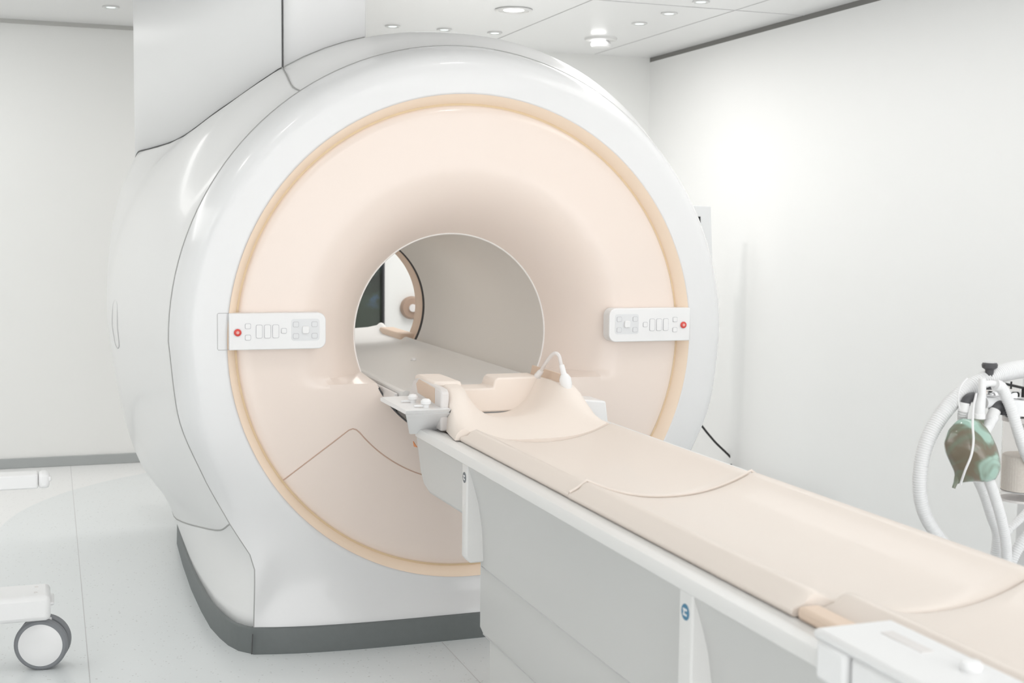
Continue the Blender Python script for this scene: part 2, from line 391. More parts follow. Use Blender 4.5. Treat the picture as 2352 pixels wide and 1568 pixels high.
# front cover: from the round opening (r .88) out to the outline
RS = [0, .012, .06, .15, .3, .45, .6, .7, .78, .85, .91, .955, .985, 1]
V = []
for i, s in enumerate(RS):
    for k, (x, z) in enumerate(P0):
        an = math.atan2(z-AZ, x); xi, zi = .88*math.cos(an), AZ+.88*math.sin(an)
        q = max(0, (s-.55)/.45)**2.6
        tb = min(1, max(0, (.75-z)/.62)); tb = tb*tb*(3-2*tb)
        if z <= ZB+1e-6: tb = 1
        ra = 4.48+(Y0[k]-4.48)*q; rb = 4.48+.010*math.sin(PI*s)**2+(Y0[k]-4.48)*(s*s*(3-2*s))
        yy = ra+(rb-ra)*tb
        if i == 0: yy += .006
        V.append((AX+xi+(x-xi)*s, yy, zi+(z-zi)*s))
fc = mesh('front_cover', V, grid_faces(len(RS), NP, False, True), M['shell'], scan)
# side body behind the seam
YS = [4.6, 4.606, 4.63, 4.66, 4.70, 4.75, 4.80, 4.85, 4.9, 5.0, 5.1, 5.2, 5.3, 5.4, 5.5, 5.65, 5.8, 5.95, 6.1, 6.2, 6.3, 6.38, 6.45, 6.5, 6.55, 6.58, 6.6]
rows = []
for y in YS:
    t = (y-4.6)/2.0; row = []
    for k, (x, z) in enumerate(outline(y)):
        row.append((AX+x, y+(Y0[k]-4.6)*(1-min(1, t*1.6))**2+.003, z))
    rows.append(row)
# snap one outline sample on the left and right side to the lower seam so the split is a clean line
kl = [k for k in range(NP) if NTOP-1 < k < NTOP+NSIDE-2]; 
side_idx_l = list(range(NTOP-1, NTOP-1+NSIDE)); side_idx_r = [0]+list(range(NP-1, NP-NSIDE, -1))
up = [k for k in side_idx_r[18::-1]]+list(range(1, NTOP-1))+side_idx_l[:19]
lo = side_idx_l[18:]+list(range(NTOP-1+NSIDE, NP-NSIDE+1))+side_idx_r[:17:-1]
def sub(idx): return [rows[i][k] for i in range(len(rows)) for k in idx]
mesh('side_cover', sub(up), grid_faces(len(rows), len(up)), M['shell2'], scan)
mesh('base_cover', sub(lo), grid_faces(len(rows), len(lo)), M['shell2'], scan)
def seamline(name, pts, r, m_, par=None, n=8): return tube(name, pts, r, m_, par or scan, n=n)
sl_ = [rows[i][side_idx_l[18]] for i in range(len(rows)-4)]
seamline('lower_seam', sl_, .0032, M['seamgrey'])
# ring seam all round the left/top
ringp = [(p[0], p[1]+.001, p[2]) for p in rows[0]]
seamline('ring_seam', [ringp[k] for k in side_idx_r[::-1][:NSIDE-1]]+[ringp[k] for k in range(NTOP-1)]+[ringp[k] for k in side_idx_l], .0034, M['seamgrey'])
# plinth
def plinth_loop(off, z):
    L = []
    ys = [4.6, 4.64, 4.7, 4.78, 4.9, 5.1, 5.4, 5.8, 6.2, 6.45]
    for y in ys:
        t = (y-4.6)/2.0; yy = y-.105*(1-min(1, t*1.6))**2
        L.append((-(side_h(y, ZB)+off), yy-off*.3))
    R = [(-a, b) for a, b in L]; xs = np.linspace(-.80, .80, 22)
    mid = [(x, 4.43+.062*min(1, abs(x)/.8)**4-off) for x in xs]
    pts = [(AX+a, b, z) for a, b in L[::-1]]+[(AX+a, b, z) for a, b in mid]+[(AX+a, b, z) for a, b in R]
    return pts
a = plinth_loop(-.03, .098); b = plinth_loop(.008, .092); b2 = plinth_loop(.010, .086); c = plinth_loop(.012, 0)
mesh('plinth', a+b+b2+c, grid_faces(4, len(a), False, False), M['plinth'], scan)
pj = [p for p in b if abs(p[0]-(AX-.80)) < .03][:1]
seamline('plinth_seam', [on(580, 1456, 1, 4.475), on(579, 1478, 1, 4.476), on(578, 1502, 1, 4.478)], .002, M['seam'])

# warm light ring + gap
NR = 160
def ring_grid(name, prof, m_, par=scan, n=NR, a0=0, a1=2*PI):
    full = abs(a1-a0-2*PI) < 1e-6; k_ = n if full else n+1
    V = [pol(r, a0+(a1-a0)*k/n, y) for r, y in prof for k in range(k_)]
    return mesh(name, V, grid_faces(len(prof), k_, False, full), m_, par)
ring_grid('light_ring', [(.882, 4.478), (.879, 4.482), (.853, 4.519), (.8525, 4.53)], M['glow'])
ring_grid('ring_gap', [(.854, 4.524), (.842, 4.526)], M['ringgap'])

# peach face: flat dish, flaring back into the bore above the table line, stepped ledge below it
def face(depth_hi, depth_lo, y_edge, rout, rin, sgn, zledge=.952, pw=2.5, r1=.66):
    RR = [rout, rout-.003, rout-.010]+list(np.linspace(rout-.03, .70, 6))+list(np.linspace(.66, rin, 30))
    V = []
    for i, r in enumerate(RR):
        dz = zledge-AZ; aL = math.asin(dz/r)                # negative angle where the ledge runs at this radius
        e = .010/r
        angs = list(np.linspace(aL+e, PI-aL-e, 150))+list(np.linspace(PI-aL+e, 2*PI+aL-e, 90))
        for th in angs:
            z = AZ+r*math.sin(th); hi = z > zledge
            D = depth_hi if hi else depth_lo
            t = max(0, (r1-r)/(r1-rin))
            y = y_edge+sgn*(D*t**pw+(.004 if i == 1 else .014 if i == 0 else 0)) - sgn*.004*min(1, max(0, (rout-r)/.02))
            V.append(pol(r, th, y))
    return V, grid_faces(len(RR), 240, False, True), RR
V, Fc, RR = face(.235, .012, 4.515, .846, .382, 1)
mesh('face_cover', V, Fc, M['peach'], scan, sharp=50)
lip = V[-240:]
seamline('bore_rim', [(p[0], p[1], p[2]) for p in lip[:150]], .0042, M['rim'])
seamline('bore_gap', [(p[0], p[1]+.001, p[2]) for p in lip[152:238]], .0035, M['seam'])
# cover seams on the face
def yface(r, z):
    t = max(0, (.66-r)/(.66-.382)); return 4.511+(.235 if z > .952 else .012)*t**2.5
def fseam(pts, name='seam_or_shade_line', r=.0022):
    seamline(name, [pol(q[0], math.radians(q[1]), yface(q[0], AZ+q[0]*math.sin(math.radians(q[1])))) for q in pts], r, M['seampeach'])
arc = [(.53, a) for a in np.linspace(219, 321, 60)]
corner_l = [(.845-.29*t, 215.5) for t in np.linspace(0, 1, 12)]+[(.541, 216.0), (.533, 217.2)]
fseam(corner_l+arc+[(a, 540-b) for a, b in corner_l[::-1]])
# bore liner: front edge follows the lip
lr = [[(p[0], p[1], p[2]) for p in lip]]
for y in (4.9, 5.2, 5.6, 6.0, 6.47):
    lr.append([(AX+(p[0]-AX)*.996, y, AZ+(p[2]-AZ)*.996) for p in lip])
mesh('bore_liner', [p for r_ in lr for p in r_], grid_faces(len(lr), 240, False, True), M['bore'], scan)
# rear opening
ring_grid('rear_gap', [(.378, 6.47), (.388, 6.475), (.388, 6.495), (.378, 6.50)], M['seam'])
ring_grid('rear_collar', [(.378, 6.50), (.374, 6.505), (.372, 6.62), (.378, 6.64), (.395, 6.642), (.40, 6.635), (.405, 6.58)], M['tan'])
box('rear_ledge', 1.715, 1.80, 6.52, 6.98, .905, .952, M['tan'], scan, .008)
V, Fc, RR = face(.01, .01, 6.585, .85, .404, -1)
mesh('rear_cover', V, Fc, M['peach'], scan, sharp=50)
ring_grid('rear_edge', [(.885, 6.6), (.84, 6.6)], M['shell2'])

# top housing (service turret) reaching the ceiling, resting on the body
def body_top(x, y):
    a = ipl(A_, y); b = ipl(B_, y); n = ipl(N_, y); q = min(.999, abs(x-AX)/a); return AZ+b*(1-q**n)**(1/n)
side = SIDEP+[(.392, 6.36), (.43, 6.44), (.50, 6.49)]
side = [tuple(p) for p in catmull(side, 4)]
def turret(name, pts, m_):
    V = []
    for (x, y) in pts: V.append((x, y, body_top(x, y)-.004))
    for (x, y) in pts: V.append((x, y, H-.001))
    return mesh(name, V, grid_faces(2, len(pts)), m_, scan, solid=.004)
turret('housing_side', side, M['turret'])
front = [(.826, 4.842), (.90, 4.838), (.98, 4.834), (1.06, 4.831), (1.128, 4.829), (1.133, 4.833), (1.135, 4.845), (1.135, 5.2), (1.135, 6.0), (1.135, 6.49)]
turret('housing_front', front, M['turret'])
seamline('housing_seam', [(x, y, body_top(x, y)+.001) for x, y in side[:-6]], .0032, M['seam'])
seamline('housing_seam', [(x, y, body_top(x, y)+.001) for x, y in front[:5]], .0016, M['seamgrey'])
seamline('housing_seam', [(.8235, 4.843, H-.002), (.8235, 4.843, body_top(.8235, 4.843))], .0034, M['seam'])
sp = []
for t in np.linspace(0, 1, 14):
    y = 4.845-.235*t; x = .822+.020*t-.02*math.sin(PI*t)*.6
    sp.append((x, y, body_top(x, y)+.0005))
seamline('cover_seam', sp, .003, M['seamgrey'])
# notch mark on the crown of the ring cover
seamline('cover_seam', [pol(1.064, math.radians(a_), 4.594) for a_ in np.linspace(101.5, 84, 20)], .0022, M['seamlight'])
# oval grip cover on the left flank
hy, hz = 5.32, 1.11
ov = []
for k in range(48):
    an = 2*PI*k/48; y = hy+.055*math.cos(an); z = hz+.043*math.copysign(abs(math.sin(an))**1, math.sin(an))+.052*math.copysign(min(1, abs(math.sin(an))*1.8), math.sin(an))
    h = side_h(y, z) if z < AZ else ipl(A_, y)*(1-(abs(z-AZ)/ipl(B_, y))**2)**.5
    ov.append((AX-h, y, z))
tube('grip_cover', ov, .0022, M['seamlight'], scan, n=6, closed=True)

# control panels
def control_panel(xa, xb, z0, z1, mirror):
    P = scan
    cx, cz, w, h = (xa+xb)/2, (z0+z1)/2, xb-xa, z1-z0
    s = -1 if mirror else 1
    # plate: rounded on the inner end, square where it meets the ring
    r = .028; pts = []
    inner, outer = (w/2, -w/2)
    pts += [(outer, -h/2), (inner-r, -h/2)]+[(inner-r+r*math.sin(a), -h/2+r-r*math.cos(a)) for a in np.linspace(0, PI/2, 8)]
    pts += [(inner-r+r*math.cos(a), h/2-r+r*math.sin(a)) for a in np.linspace(0, PI/2, 8)]+[(outer, h/2)]
    pl = prism('control_panel', [(cx+s*p[0], cz+p[1]) for p in pts], 1, 4.46, 4.518, M['panel'], P, bevel=.003)
    if mirror: pl['label'] = 'white control panel right of the bore'
    else: pl['label'] = 'white control panel left of the bore'
    X = lambda u: cx+s*(-w/2+u*w)
    Z = lambda q: cz+(.5-q)*h
    def key(name, u, q, kw, kh, up=.0012, m_=M['key']):
        e = rplate(name, X(u), Z(q), kw+.003, kh+.003, min(kw, kh)*.28, 4.4597, 4.4585, M['keyedge'], pl)
        rplate('key_top', X(u), Z(q), kw, kh, min(kw, kh)*.25, 4.4597, 4.4585-up, M['panel'], e)
    lathe('emergency_button', [(0, .006), (.009, .006), (.0125, .004), (.0125, 0)], (X(.085), 4.46, Z(.52)), (0, -1, 0), M['red'], pl, 32)
    bb = pl.children[-1]
    lathe('button_cap', [(0, .0075), (.0045, .0072), (.0055, .006)], (X(.085), 4.46, Z(.52)), (0, -1, 0), M['pink'], bb, 24)
    lathe('button_collar', [(.0128, .0005), (.016, .0005), (.016, 0)], (X(.085), 4.4598, Z(.52)), (0, -1, 0), M['key'], bb, 32)
    key('round_key', .19, .35, .017, .016); key('round_key', .19, .66, .017, .016)
    for u in (.305, .39, .475): key('long_key', u, .5, .0195, .044)
    key('small_key', .56, .49, .016, .016)
    rplate('keypad', X(.785), Z(.47), .098, .076, .01, 4.4599, 4.4592, M['key'], pl)
    for u, q in ((.685, .32), (.685, .64), (.88, .32), (.88, .64)):
        e = rplate('arrow_key', X(u), Z(q), .021, .019, .005, 4.4593, 4.4583, M['keyedge'], pl); rplate('key_top', X(u), Z(q), .018, .016, .004, 4.459, 4.4572, M['key'], e)
    rplate('joystick', X(.785), Z(.47), .024, .026, .006, 4.4593, 4.452, M['panel'], pl, bevel=.002)
    return pl
control_panel(.572, .905, 1.078, 1.204, False)
control_panel(1.985, 2.325, 1.079, 1.206, True)
seamline('panel_recess', [(.573, 4.479, 1.204), (.538, 4.4795, 1.204), (.535, 4.4795, 1.20), (.535, 4.4795, 1.082), (.538, 4.4795, 1.078), (.573, 4.479, 1.078)], .0011, M['seamlight'], n=6)
# ------------------------------------------------------------------ in-bore bridge bed (fixed part of the scanner table track)
prof = [(-.312, .905), (-.308, .932), (-.296, .936), (-.286, .934), (-.270, .922), (-.22, .912), (-.12, .906), (0, .904), (.12, .906), (.22, .912), (.27, .922), (.286, .934), (.296, .936), (.308, .932), (.312, .905), (.30, .880), (0, .872), (-.30, .880)]
ys = [4.34, 4.37, 4.6, 5.2, 5.8, 6.4, 6.9, 7.06]
V = []
for i, y in enumerate(ys):
    for (x, z) in prof: V.append((TX+x*(.97 if i == 0 else 1), y, z+(.0 if i < 7 else .035)))
Fc = grid_faces(len(ys), len(prof), False, True)+[tuple(range(len(prof))), tuple((len(ys)-1)*len(prof)+k for k in range(len(prof)))[::-1]]
mesh('bed_surface', V, Fc, mat('bed_grey', (.80, .79, .77), .42, noise=(3, .012)), scan, sharp=45)
for s in (-1, 1): box('bed_rail', TX+s*.318-.006, TX+s*.318+.006, 4.36, 7.0, .885, .925, M['greyp'], scan, .003)
rplate_ = lathe('locating_stud', [(.013, 0), (.013, .006), (.010, .012), (0, .013)], (TX+.09, 5.62, .906), (0, 0, 1), M['white'], scan, 20)
v, f = box_vf(TX-.25, TX+.25, 4.60, 6.5, .78, .873); mesh('bed_support', v, f, M['greyp'], scan, smooth=False)

settle(scan)

# ------------------------------------------------------------------ patient table
YN, YE = .25, 4.035
tab = thing('patient_table', 'long white patient table with grey stepped sides docked at the scanner', 'patient table', (TX, 2.2, 0))
# rail / top frame: cross-section swept along Y
hw = .335
rp = [(-hw+.006, .820), (-hw-.002, .826), (-hw-.003, .842), (-hw+.003, .852), (-hw+.02, .855), (-hw+.042, .852), (-hw+.048, .846), (-hw+.056, .848), (-.264, .847), (-.258, .806)]
full = rp+[(-a, b) for a, b in rp[::-1]]
full += [(.27, .785), (-.27, .785)]
def sweep(name, prof, ys, m_, par, xc=TX, sharp=40, scale=None):
    V = []
    for i, y in enumerate(ys):
        s = scale(y) if scale else 1
        for (x, z) in prof: V.append((xc+x*s, y, z))
    n = len(prof); Fc = grid_faces(len(ys), n, False, True)+[tuple(range(n)), tuple((len(ys)-1)*n+k for k in range(n))[::-1]]
    return mesh(name, V, Fc, m_, par, sharp=sharp)
sweep('table_top', full, [1.60, 2.5, 3.6, 3.95, YE], M['trail'], tab)
inner = [(-.272, .785), (-.272, .847), (-.262, .847), (-.258, .806), (.258, .806), (.262, .847), (.272, .847), (.272, .785)]
sweep('table_deck', inner, [YN, 1.61], M['trail'], tab)
# upper side panels: tapering in towards the floor
up_ = [(-.318, .822), (-.298, .76), (-.282, .70), (-.270, .62), (-.264, .508), (.264, .508), (.270, .62), (.282, .70), (.298, .76), (.318, .822)]
sweep('side_panel', up_, [YN, 3.54, 3.56], M['tgrey'], tab)
mid = [(-.285, .36), (-.280, .556), (.280, .556), (.285, .36), (.262, .335), (-.262, .335)]
sweep('column_cover', [(-.244, .29), (-.254, .312), (-.254, .52), (.254, .52), (.254, .312), (.244, .29)], [YN+.05, 3.57, 3.60], M['tgrey'], tab)
sweep('base_cover', [(-.238, 0.02), (-.238, .31), (.238, .31), (.238, .02)], [YN+.1, 3.53, 3.555], M['tgrey'], tab)
sweep('table_foot', [(-.25, 0), (-.25, .02), (.25, .02), (.25, 0)], [YN+.12, 3.53], M['plinth'], tab)
for sg in (-1, 1):  # thin grey tubes stand in for the shadow line under each overhang
    tube('seam_or_shade_line', [(TX+sg*.2645, YN, .507), (TX+sg*.2645, 3.558, .507)], .0016, M['seamlight'], tab, n=6)
    tube('seam_or_shade_line', [(TX+sg*.2445, YN+.05, .289), (TX+sg*.2445, 3.598, .289)], .0016, M['seamlight'], tab, n=6)
# docking beam towards the scanner
bv = [(3.56, .822), (4.16, .822), (4.165, .80), (4.11, .69), (4.07, .655), (4.0, .638), (3.56, .648)]
V = []
for x, k in ((-.300, 0), (.300, 0)):
    for (y, z) in bv: V.append((TX+x, y, z))
n = len(bv); Fc = [tuple(range(n)), tuple(range(2*n-1, n-1, -1))]+[(i, (i+1) % n, n+(i+1) % n, n+i) for i in range(n)]
mesh('docking_beam', V, Fc, M['tgrey'], tab, bevel=.012, sharp=40)
tri = [on(948, 1013, 0, TX-.302), on(957, 1027, 0, TX-.302), on(950, 1025, 0, TX-.302)]
V = [(TX-.3015, p[1], p[2]) for p in tri]+[(TX-.299, p[1], p[2]) for p in tri]
mesh('warning_sticker', V, [(0, 1, 2), (5, 4, 3), (0, 3, 4, 1), (1, 4, 5, 2), (2, 5, 3, 0)], M['orange'], tab, smooth=False)['label'] = 'small orange triangle sticker'
# upright brackets with round stickers
def bracket(y0, y1, zlo, sticker, lbl):
    x0 = TX-.318; prof = [(x0, .822), (x0, zlo+.015), (x0+.012, zlo), (TX-.262, zlo), (TX-.262, .822)]
    b_ = prism('bracket', prof, 1, y0, y1, M['trail'], tab, bevel=.004)
    yc = (y0+y1)/2; zc = .775
    V = []
    d = lathe('round_sticker', [(0, .0008), (.0155, .0008), (.016, 0)], (x0-.0002, yc, zc), (-1, 0, 0), sticker, b_, 32); d['label'] = lbl
    for (dy, dz, w, h) in ((0, .005, .016, .004), (0, -.005, .015, .004), (.004, 0, .004, .008)):
        v, f = box_vf(x0-.0016, x0-.0005, yc+dy-w/2, yc+dy+w/2, zc+dz-h/2, zc+dz+h/2); mesh('sticker_mark', v, f, M['white'], d, smooth=False)
    lathe('screw_cap', [(0, .001), (.007, .001), (.008, 0)], (x0-.0002, yc, zc-.075), (-1, 0, 0), M['trail'], b_, 20)
bracket(3.54, 3.587, .524, M['inkgrey'], 'small dark round sticker')
bracket(2.136, 2.19, .30, M['blue'], 'small blue round sticker')
# white arm-rest blocks at the near end
e1 = box('end_block', 1.087, 1.223, 1.575, 1.653, .822, .886, M['white'], tab, .008)
e2 = box('end_block', 1.087, 1.223, .35, 1.562, .825, .886, M['white'], tab, .008)
ep = box('end_plate', 1.083, 1.227, .34, 1.657, .884, .902, M['white'], tab, .008)
rplate('handle_recess', 0, 0, .03, .03, .01, 0, .001, M['greyp'], ep) if False else None
box('handle_slot', 1.165, 1.188, 1.50, 1.60, .900, .9035, M['greyp'], ep, .002)
lathe('latch_knob', [(0, .016), (.013, .013), (.016, .006), (.014, 0)], (1.185, 1.42, .9015), (0, 0, 1), M['white'], ep, 28)
box('underside_shade', 1.10, 1.20, .35, 1.60, .792, .822, M['dark'], tab, .004)  # dark strip stands in for the shade beneath the end blocks
# head-end trays with knobs
def tray(sg, x_in, x_out, yf_, yb_, zt):
    V = []
    xo, xi = TX+sg*x_out, TX+sg*x_in; xo2 = TX+sg*(x_out-.045)
    th = .014
    # folded sheet: top shelf and the sloping front apron down to the rail
    top = [(xo+sg*0, yb_, zt), (xi, yb_+.02, zt), (xi, yf_, zt), (xo, yf_, zt)]
    bot = [(xo2, yf_+.12, .835), (xi+sg*.01, yf_+.12, .835)]
    V = [top[0], top[1], top[2], top[3], bot[0], bot[1]]
    V += [(p[0], p[1]+(th if i > 3 else 0), p[2]-(th if i < 4 else 0)) for i, p in enumerate(V)]
    V[8] = (V[8][0], V[8][1]+th, V[8][2]); V[9] = (V[9][0], V[9][1]+th, V[9][2])
    Fc = [(0, 1, 2, 3), (3, 2, 5, 4), (6, 9, 8, 7), (9, 10, 11, 8), (0, 3, 9, 6), (3, 4, 10, 9), (1, 7, 8, 2), (2, 8, 11, 5), (0, 6, 7, 1), (4, 5, 11, 10)]
    o = mesh('head_tray', V, Fc, M['white'], tab, bevel=.006, sharp=40)
    return o
t1 = tray(-1, .258, .405, 3.895, 4.235, .930)
for (kx, ky) in ((1.115, 4.075), (1.125, 3.955)):
    kb = lathe('tray_knob', [(.010, 0), (.011, .008), (.0165, .012), (.017, .020), (.011, .027), (0, .029)], (kx, ky, .930), (0, 0, 1), M['white'], t1, 24)
    box('knob_lever', kx-.040, kx-.004, ky-.004, ky+.004, .932, .939, M['white'], kb, .002)
quad_prism('head_tray', [on(1322, 916, 1, 4.10), on(1392, 921, 1, 4.10), on(1398, 974, 1, 4.10), on(1340, 960, 1, 4.10)], .13, M['white'], tab, .006)
settle(tab)

# ------------------------------------------------------------------ mattresses (concave pads lying on the table)
def pad(name, label, y0, y1, ztop, zc, hw_, m_, group=None, round_near=0, left=None):
    """trough-shaped pad; ends rounded"""
    xs = np.linspace(-1, 1, 33); ys_ = [y0, y0+.006, y0+.02]+list(np.linspace(y0+.05, y1-.05, 12))+[y1-.02, y1-.006, y1]
    V = []
    L = hw_ if left is None else left
    def sec(y):
        e = min(y-y0, y1-y); d = 0 if e > .02 else .008*(1-e/.02)**2
        P = []
        bx = .048
        for x in xs:
            X_ = x*(hw_-bx) if x > 0 else x*(L-bx)
            z = zc+(ztop-zc)*abs(x)**2.2
            P.append((X_, z-d))
        right = [(hw_-bx+.012, ztop-.004-d), (hw_-.024, ztop-.018-d*.6), (hw_-.004, .864), (hw_, .856), (hw_-.004, .8495), (hw_-.022, .8485), (hw_-.030, .808)]
        lft = [(-(L-.030), .808), (-(L-.022), .8485), (-(L-.004), .8495), (-L, .856), (-(L-.004), .864), (-(L-.024), ztop-.018-d*.6), (-(L-bx+.012), ztop-.004-d)]
        return lft+P+right
    n = None
    for y in ys_:
        s = sec(y); n = len(s); V += [(TX+a_, y, b_) for a_, b_ in s]
    Fc = grid_faces(len(ys_), n, False, True)+[tuple(range(n)), tuple((len(ys_)-1)*n+k for k in range(n))[::-1]]
    o = mesh(name, V, Fc, m_, None, sharp=60)
    tag(o, label, 'mattress', group); return o
p1 = pad('mattress', 'cream mattress section between the head support and the curved pad seam', 2.875, 3.755, .888, .838, .274, M['pad'], 'cream table mattress sections')
p2 = pad('mattress', 'long cream mattress section in the middle of the patient table', 1.86, 2.868, .892, .840, .276, M['pad'], 'cream table mattress sections')
p3 = pad('mattress', 'cream mattress section at the near end beside the white end block', .30, 1.852, .892, .840, .276, M['pad'], 'cream table mattress sections', left=.222)
def piping(o, y, zt, zc, hw_=.276):
    P = [(TX+x*(hw_-.048), y, zc+(zt-zc)*abs(x)**2.2+.001) for x in np.linspace(-1, 1, 30)]
    P = [(TX-hw_+.004, y, .866), (TX-hw_+.024, y, zt-.016)]+P+[(TX+hw_-.024, y, zt-.016)]
    tube('piping', P, .004, M['pad'], o, n=8)
piping(p2, 2.866, .892, .840)
ps = box('side_strap', 1.178, 1.222, 1.66, 1.85, .848, .872, M['padedge'], None, .008)
tag(ps, 'short peach padded strap lying between mattress and white end block', 'strap')

# ------------------------------------------------------------------ head support (foam U cradle) on the table
HX = 1.43
hs = thing('head_support', 'peach foam head support with a U shaped hollow on the table', 'head support', (HX, 4.0, .85))
def usec(h, floor_z, w, half=.235, top=.066):
    """U profile: outer half width, top land width, hollow depth"""
    P = []
    P += [(-.224, .810), (-.230, .850), (-half, .852), (-half+.004, .85+(h-.85)*.5), (-half+.010, h-.010), (-half+.022, h), (-half+top, h)]
    x0 = half-top
    for k in range(1, 24):
        t = k/24; x = -x0+2*x0*t; q = abs(x)/x0
        z = floor_z+(h-floor_z)*(q**3.2)
        P.append((x, z))
    P += [(half-top, h), (half-.022, h), (half-.010, h-.010), (half-.004, .85+(h-.85)*.5), (half, .852), (.230, .850), (.224, .810)]
    return P
secs = [(3.757, .886, .846, .268, .03), (3.80, .890, .854, .262, .045), (3.86, .906, .866, .254, .06), (3.91, .938, .872, .246, .066), (3.95, .966, .878, .240, .066), (3.98, .982, .882, .236, .066), (4.02, .988, .880, .232, .064), (4.10, .990, .868, .230, .06), (4.20, .988, .866, .228, .058)]
V = []; n = None
for (y, h, fz, half, top) in secs:
    P = usec(h, fz, 0, half, top); n = len(P); V += [(HX+a_, y, b_) for a_, b_ in P]
Fc = grid_faces(len(secs), n, False, False)+[(i*n, i*n+n-1, (i+1)*n+n-1, (i+1)*n) for i in range(len(secs)-1)]
Fc += [tuple(range(n)), tuple((len(secs)-1)*n+k for k in range(n))[::-1]]
mesh('foam_cradle', V, Fc, M['foam'], hs, sharp=60)
bw = [(HX-.155, .87), (HX-.155, .945), (HX-.145, .953), (HX+.005, .953), (HX+.012, .980), (HX+.024, .988), (HX+.175, .988), (HX+.19, .981), (HX+.19, .87)]
prism('rear_wall', bw, 1, 4.20, 4.33, M['foam'], hs, bevel=.012)
# grey housing on the left flank with a tan inset
g = [(3.935, .853), (3.93, .978), (3.95, .988), (4.0, .990), (4.24, .990), (4.27, .98), (4.335, .92), (4.335, .853)]
gx0, gx1 = HX-.262, HX-.234
V = [(gx0, y, z) for y, z in g]+[(gx1, y, z) for y, z in g]; n = len(g)
mesh('side_housing', V, [tuple(range(n)), tuple(range(2*n-1, n-1, -1))]+[(i, (i+1) % n, n+(i+1) % n, n+i) for i in range(n)], M['greyp'], hs, bevel=.006, sharp=40)
g2 = [(4.00, .935), (4.00, .985), (4.19, .992), (4.22, .975), (4.20, .945)]
V = [(gx0-.003, y, z) for y, z in g2]+[(gx0+.004, y, z) for y, z in g2]; n = len(g2)
mesh('inset_panel', V, [tuple(range(n)), tuple(range(2*n-1, n-1, -1))]+[(i, (i+1) % n, n+(i+1) % n, n+i) for i in range(n)], M['tan'], hs, bevel=.002, sharp=40)
box('top_shell', HX-.250, HX-.150, 4.06, 4.30, .972, .998, M['foam'], hs, .012)
settle(hs)
# coil plate + connector cable
cp = box('coil_plate', 0, .006, 0, .115, 0, .062, M['tan'], None, .002)
cp.location = (1.595, 4.02, .955); cp.rotation_euler = (math.radians(4), 0, 0)
q0 = on(1215, 838, 1, 4.32); 
bpy.data.objects.remove(cp)
pp = [on(1222, 838, 1, 4.30), on(1286, 858, 1, 4.02), on(1282, 882, 1, 4.02), on(1216, 866, 1, 4.30)]
V = [tuple(p) for p in pp]+[(p[0]+.006, p[1]+.004, p[2]) for p in pp]
cp = mesh('coil_plate', V, [(0, 1, 2, 3), (7, 6, 5, 4), (0, 4, 5, 1), (1, 5, 6, 2), (2, 6, 7, 3), (3, 7, 4, 0)], M['tan'], None, bevel=.002, sharp=40)
tag(cp, 'flat tan plate standing beside the bore at the head support', 'plate')
cb = thing('coil_cable', 'looped white cable with a tapered white plug beside the head support', 'cable', on(1300, 880, 1, 4.0))
path = catmull([on(1237, 868, 1, 4.13), on(1243, 852, 1, 4.12), on(1254, 833, 1, 4.08), on(1266, 817, 1, 4.05), on(1276, 811, 1, 4.03), on(1284, 817, 1, 4.02), on(1288, 833, 1, 4.01), on(1293, 856, 1, 4.0)], 8)
tube('cable', path, .0062, M['greyp'], cb)
a0 = np.array(on(1290, 838, 1, 4.0)); a1 = np.array(on(1308, 910, 1, 3.97)); dd = a1-a0; LL = float(np.linalg.norm(dd))
lathe('plug', [(.0085, 0), (.0095, LL*.28), (.015, LL*.34), (.0205, LL*.45), (.019, LL*.62), (.012, LL*.85), (.0065, LL*.93), (.006, LL*1.0)], a0, dd, M['white'], cb, 28)
lathe('plug_tip', [(.0045, 0), (.004, .006), (0, .007)], a1, dd, M['black'], cb, 16)
b0 = np.array(on(1231, 866, 1, 4.13)); b1 = np.array(on(1246, 849, 1, 4.12))
lathe('strain_relief', [(.009, 0), (.011, .004), (.0105, .022), (.0075, .032)], b0, b1-b0, M['greyp'], cb, 20)
settle(cb)

# ------------------------------------------------------------------ behind the scanner
mo = thing('wall_monitor', 'white framed monitor half hidden behind the right edge of the scanner', 'monitor', (3.80, 7.0, 1.1))
ym = 7.0
quad_prism('frame', [on(1560, 470, 1, ym), on(1633, 474, 1, ym), on(1643, 800, 1, ym), on(1560, 800, 1, ym)], .05, M['bezel'], mo)
quad_prism('screen', [on(1565, 496, 1, ym-.003), on(1609, 497, 1, ym-.003), on(1613, 770, 1, ym-.003), on(1565, 770, 1, ym-.003)], .004, M['screen'], mo, 0)
box('stand_pole', 3.64, 3.70, ym+.05, ym+.11, .03, 1.45, M['bezel'], mo)
box('stand_foot', 3.46, 3.86, ym-.12, ym+.30, 0, .03, M['bezel'], mo)
settle(mo)
cbl = tube('wall_cable', catmull([on(1560, 900, 1, 7.25), on(1605, 968, 1, 7.22), on(1640, 1012, 1, 7.2), on(1685, 1060, 1, 7.15), (3.95, 7.08, .012), (3.97, 6.6, .008), (3.97, 6.0, .008)], 8), .007, M['black'], n=10)
tag(cbl, 'black cable hanging down to the floor between scanner and right wall', 'cable')
gp = on(948, 707, 1, YB-.05)
ga = thing('wall_gauge', 'round brown wall fitting seen through the scanner bore', 'wall fitting', (gp[0], YB, gp[2]))
lathe('body', [(.075, 0), (.078, .02), (.066, .045), (.03, .05), (0, .05)], (0, 0, 0), (0, -1, 0), mat('brown_plastic', (.42, .30, .23), .45, noise=(9, .05)), ga, 32)
lathe('dial', [(.026, .05), (.026, .062), (0, .064)], (0, 0, 0), (0, -1, 0), M['greyp'], ga, 24)

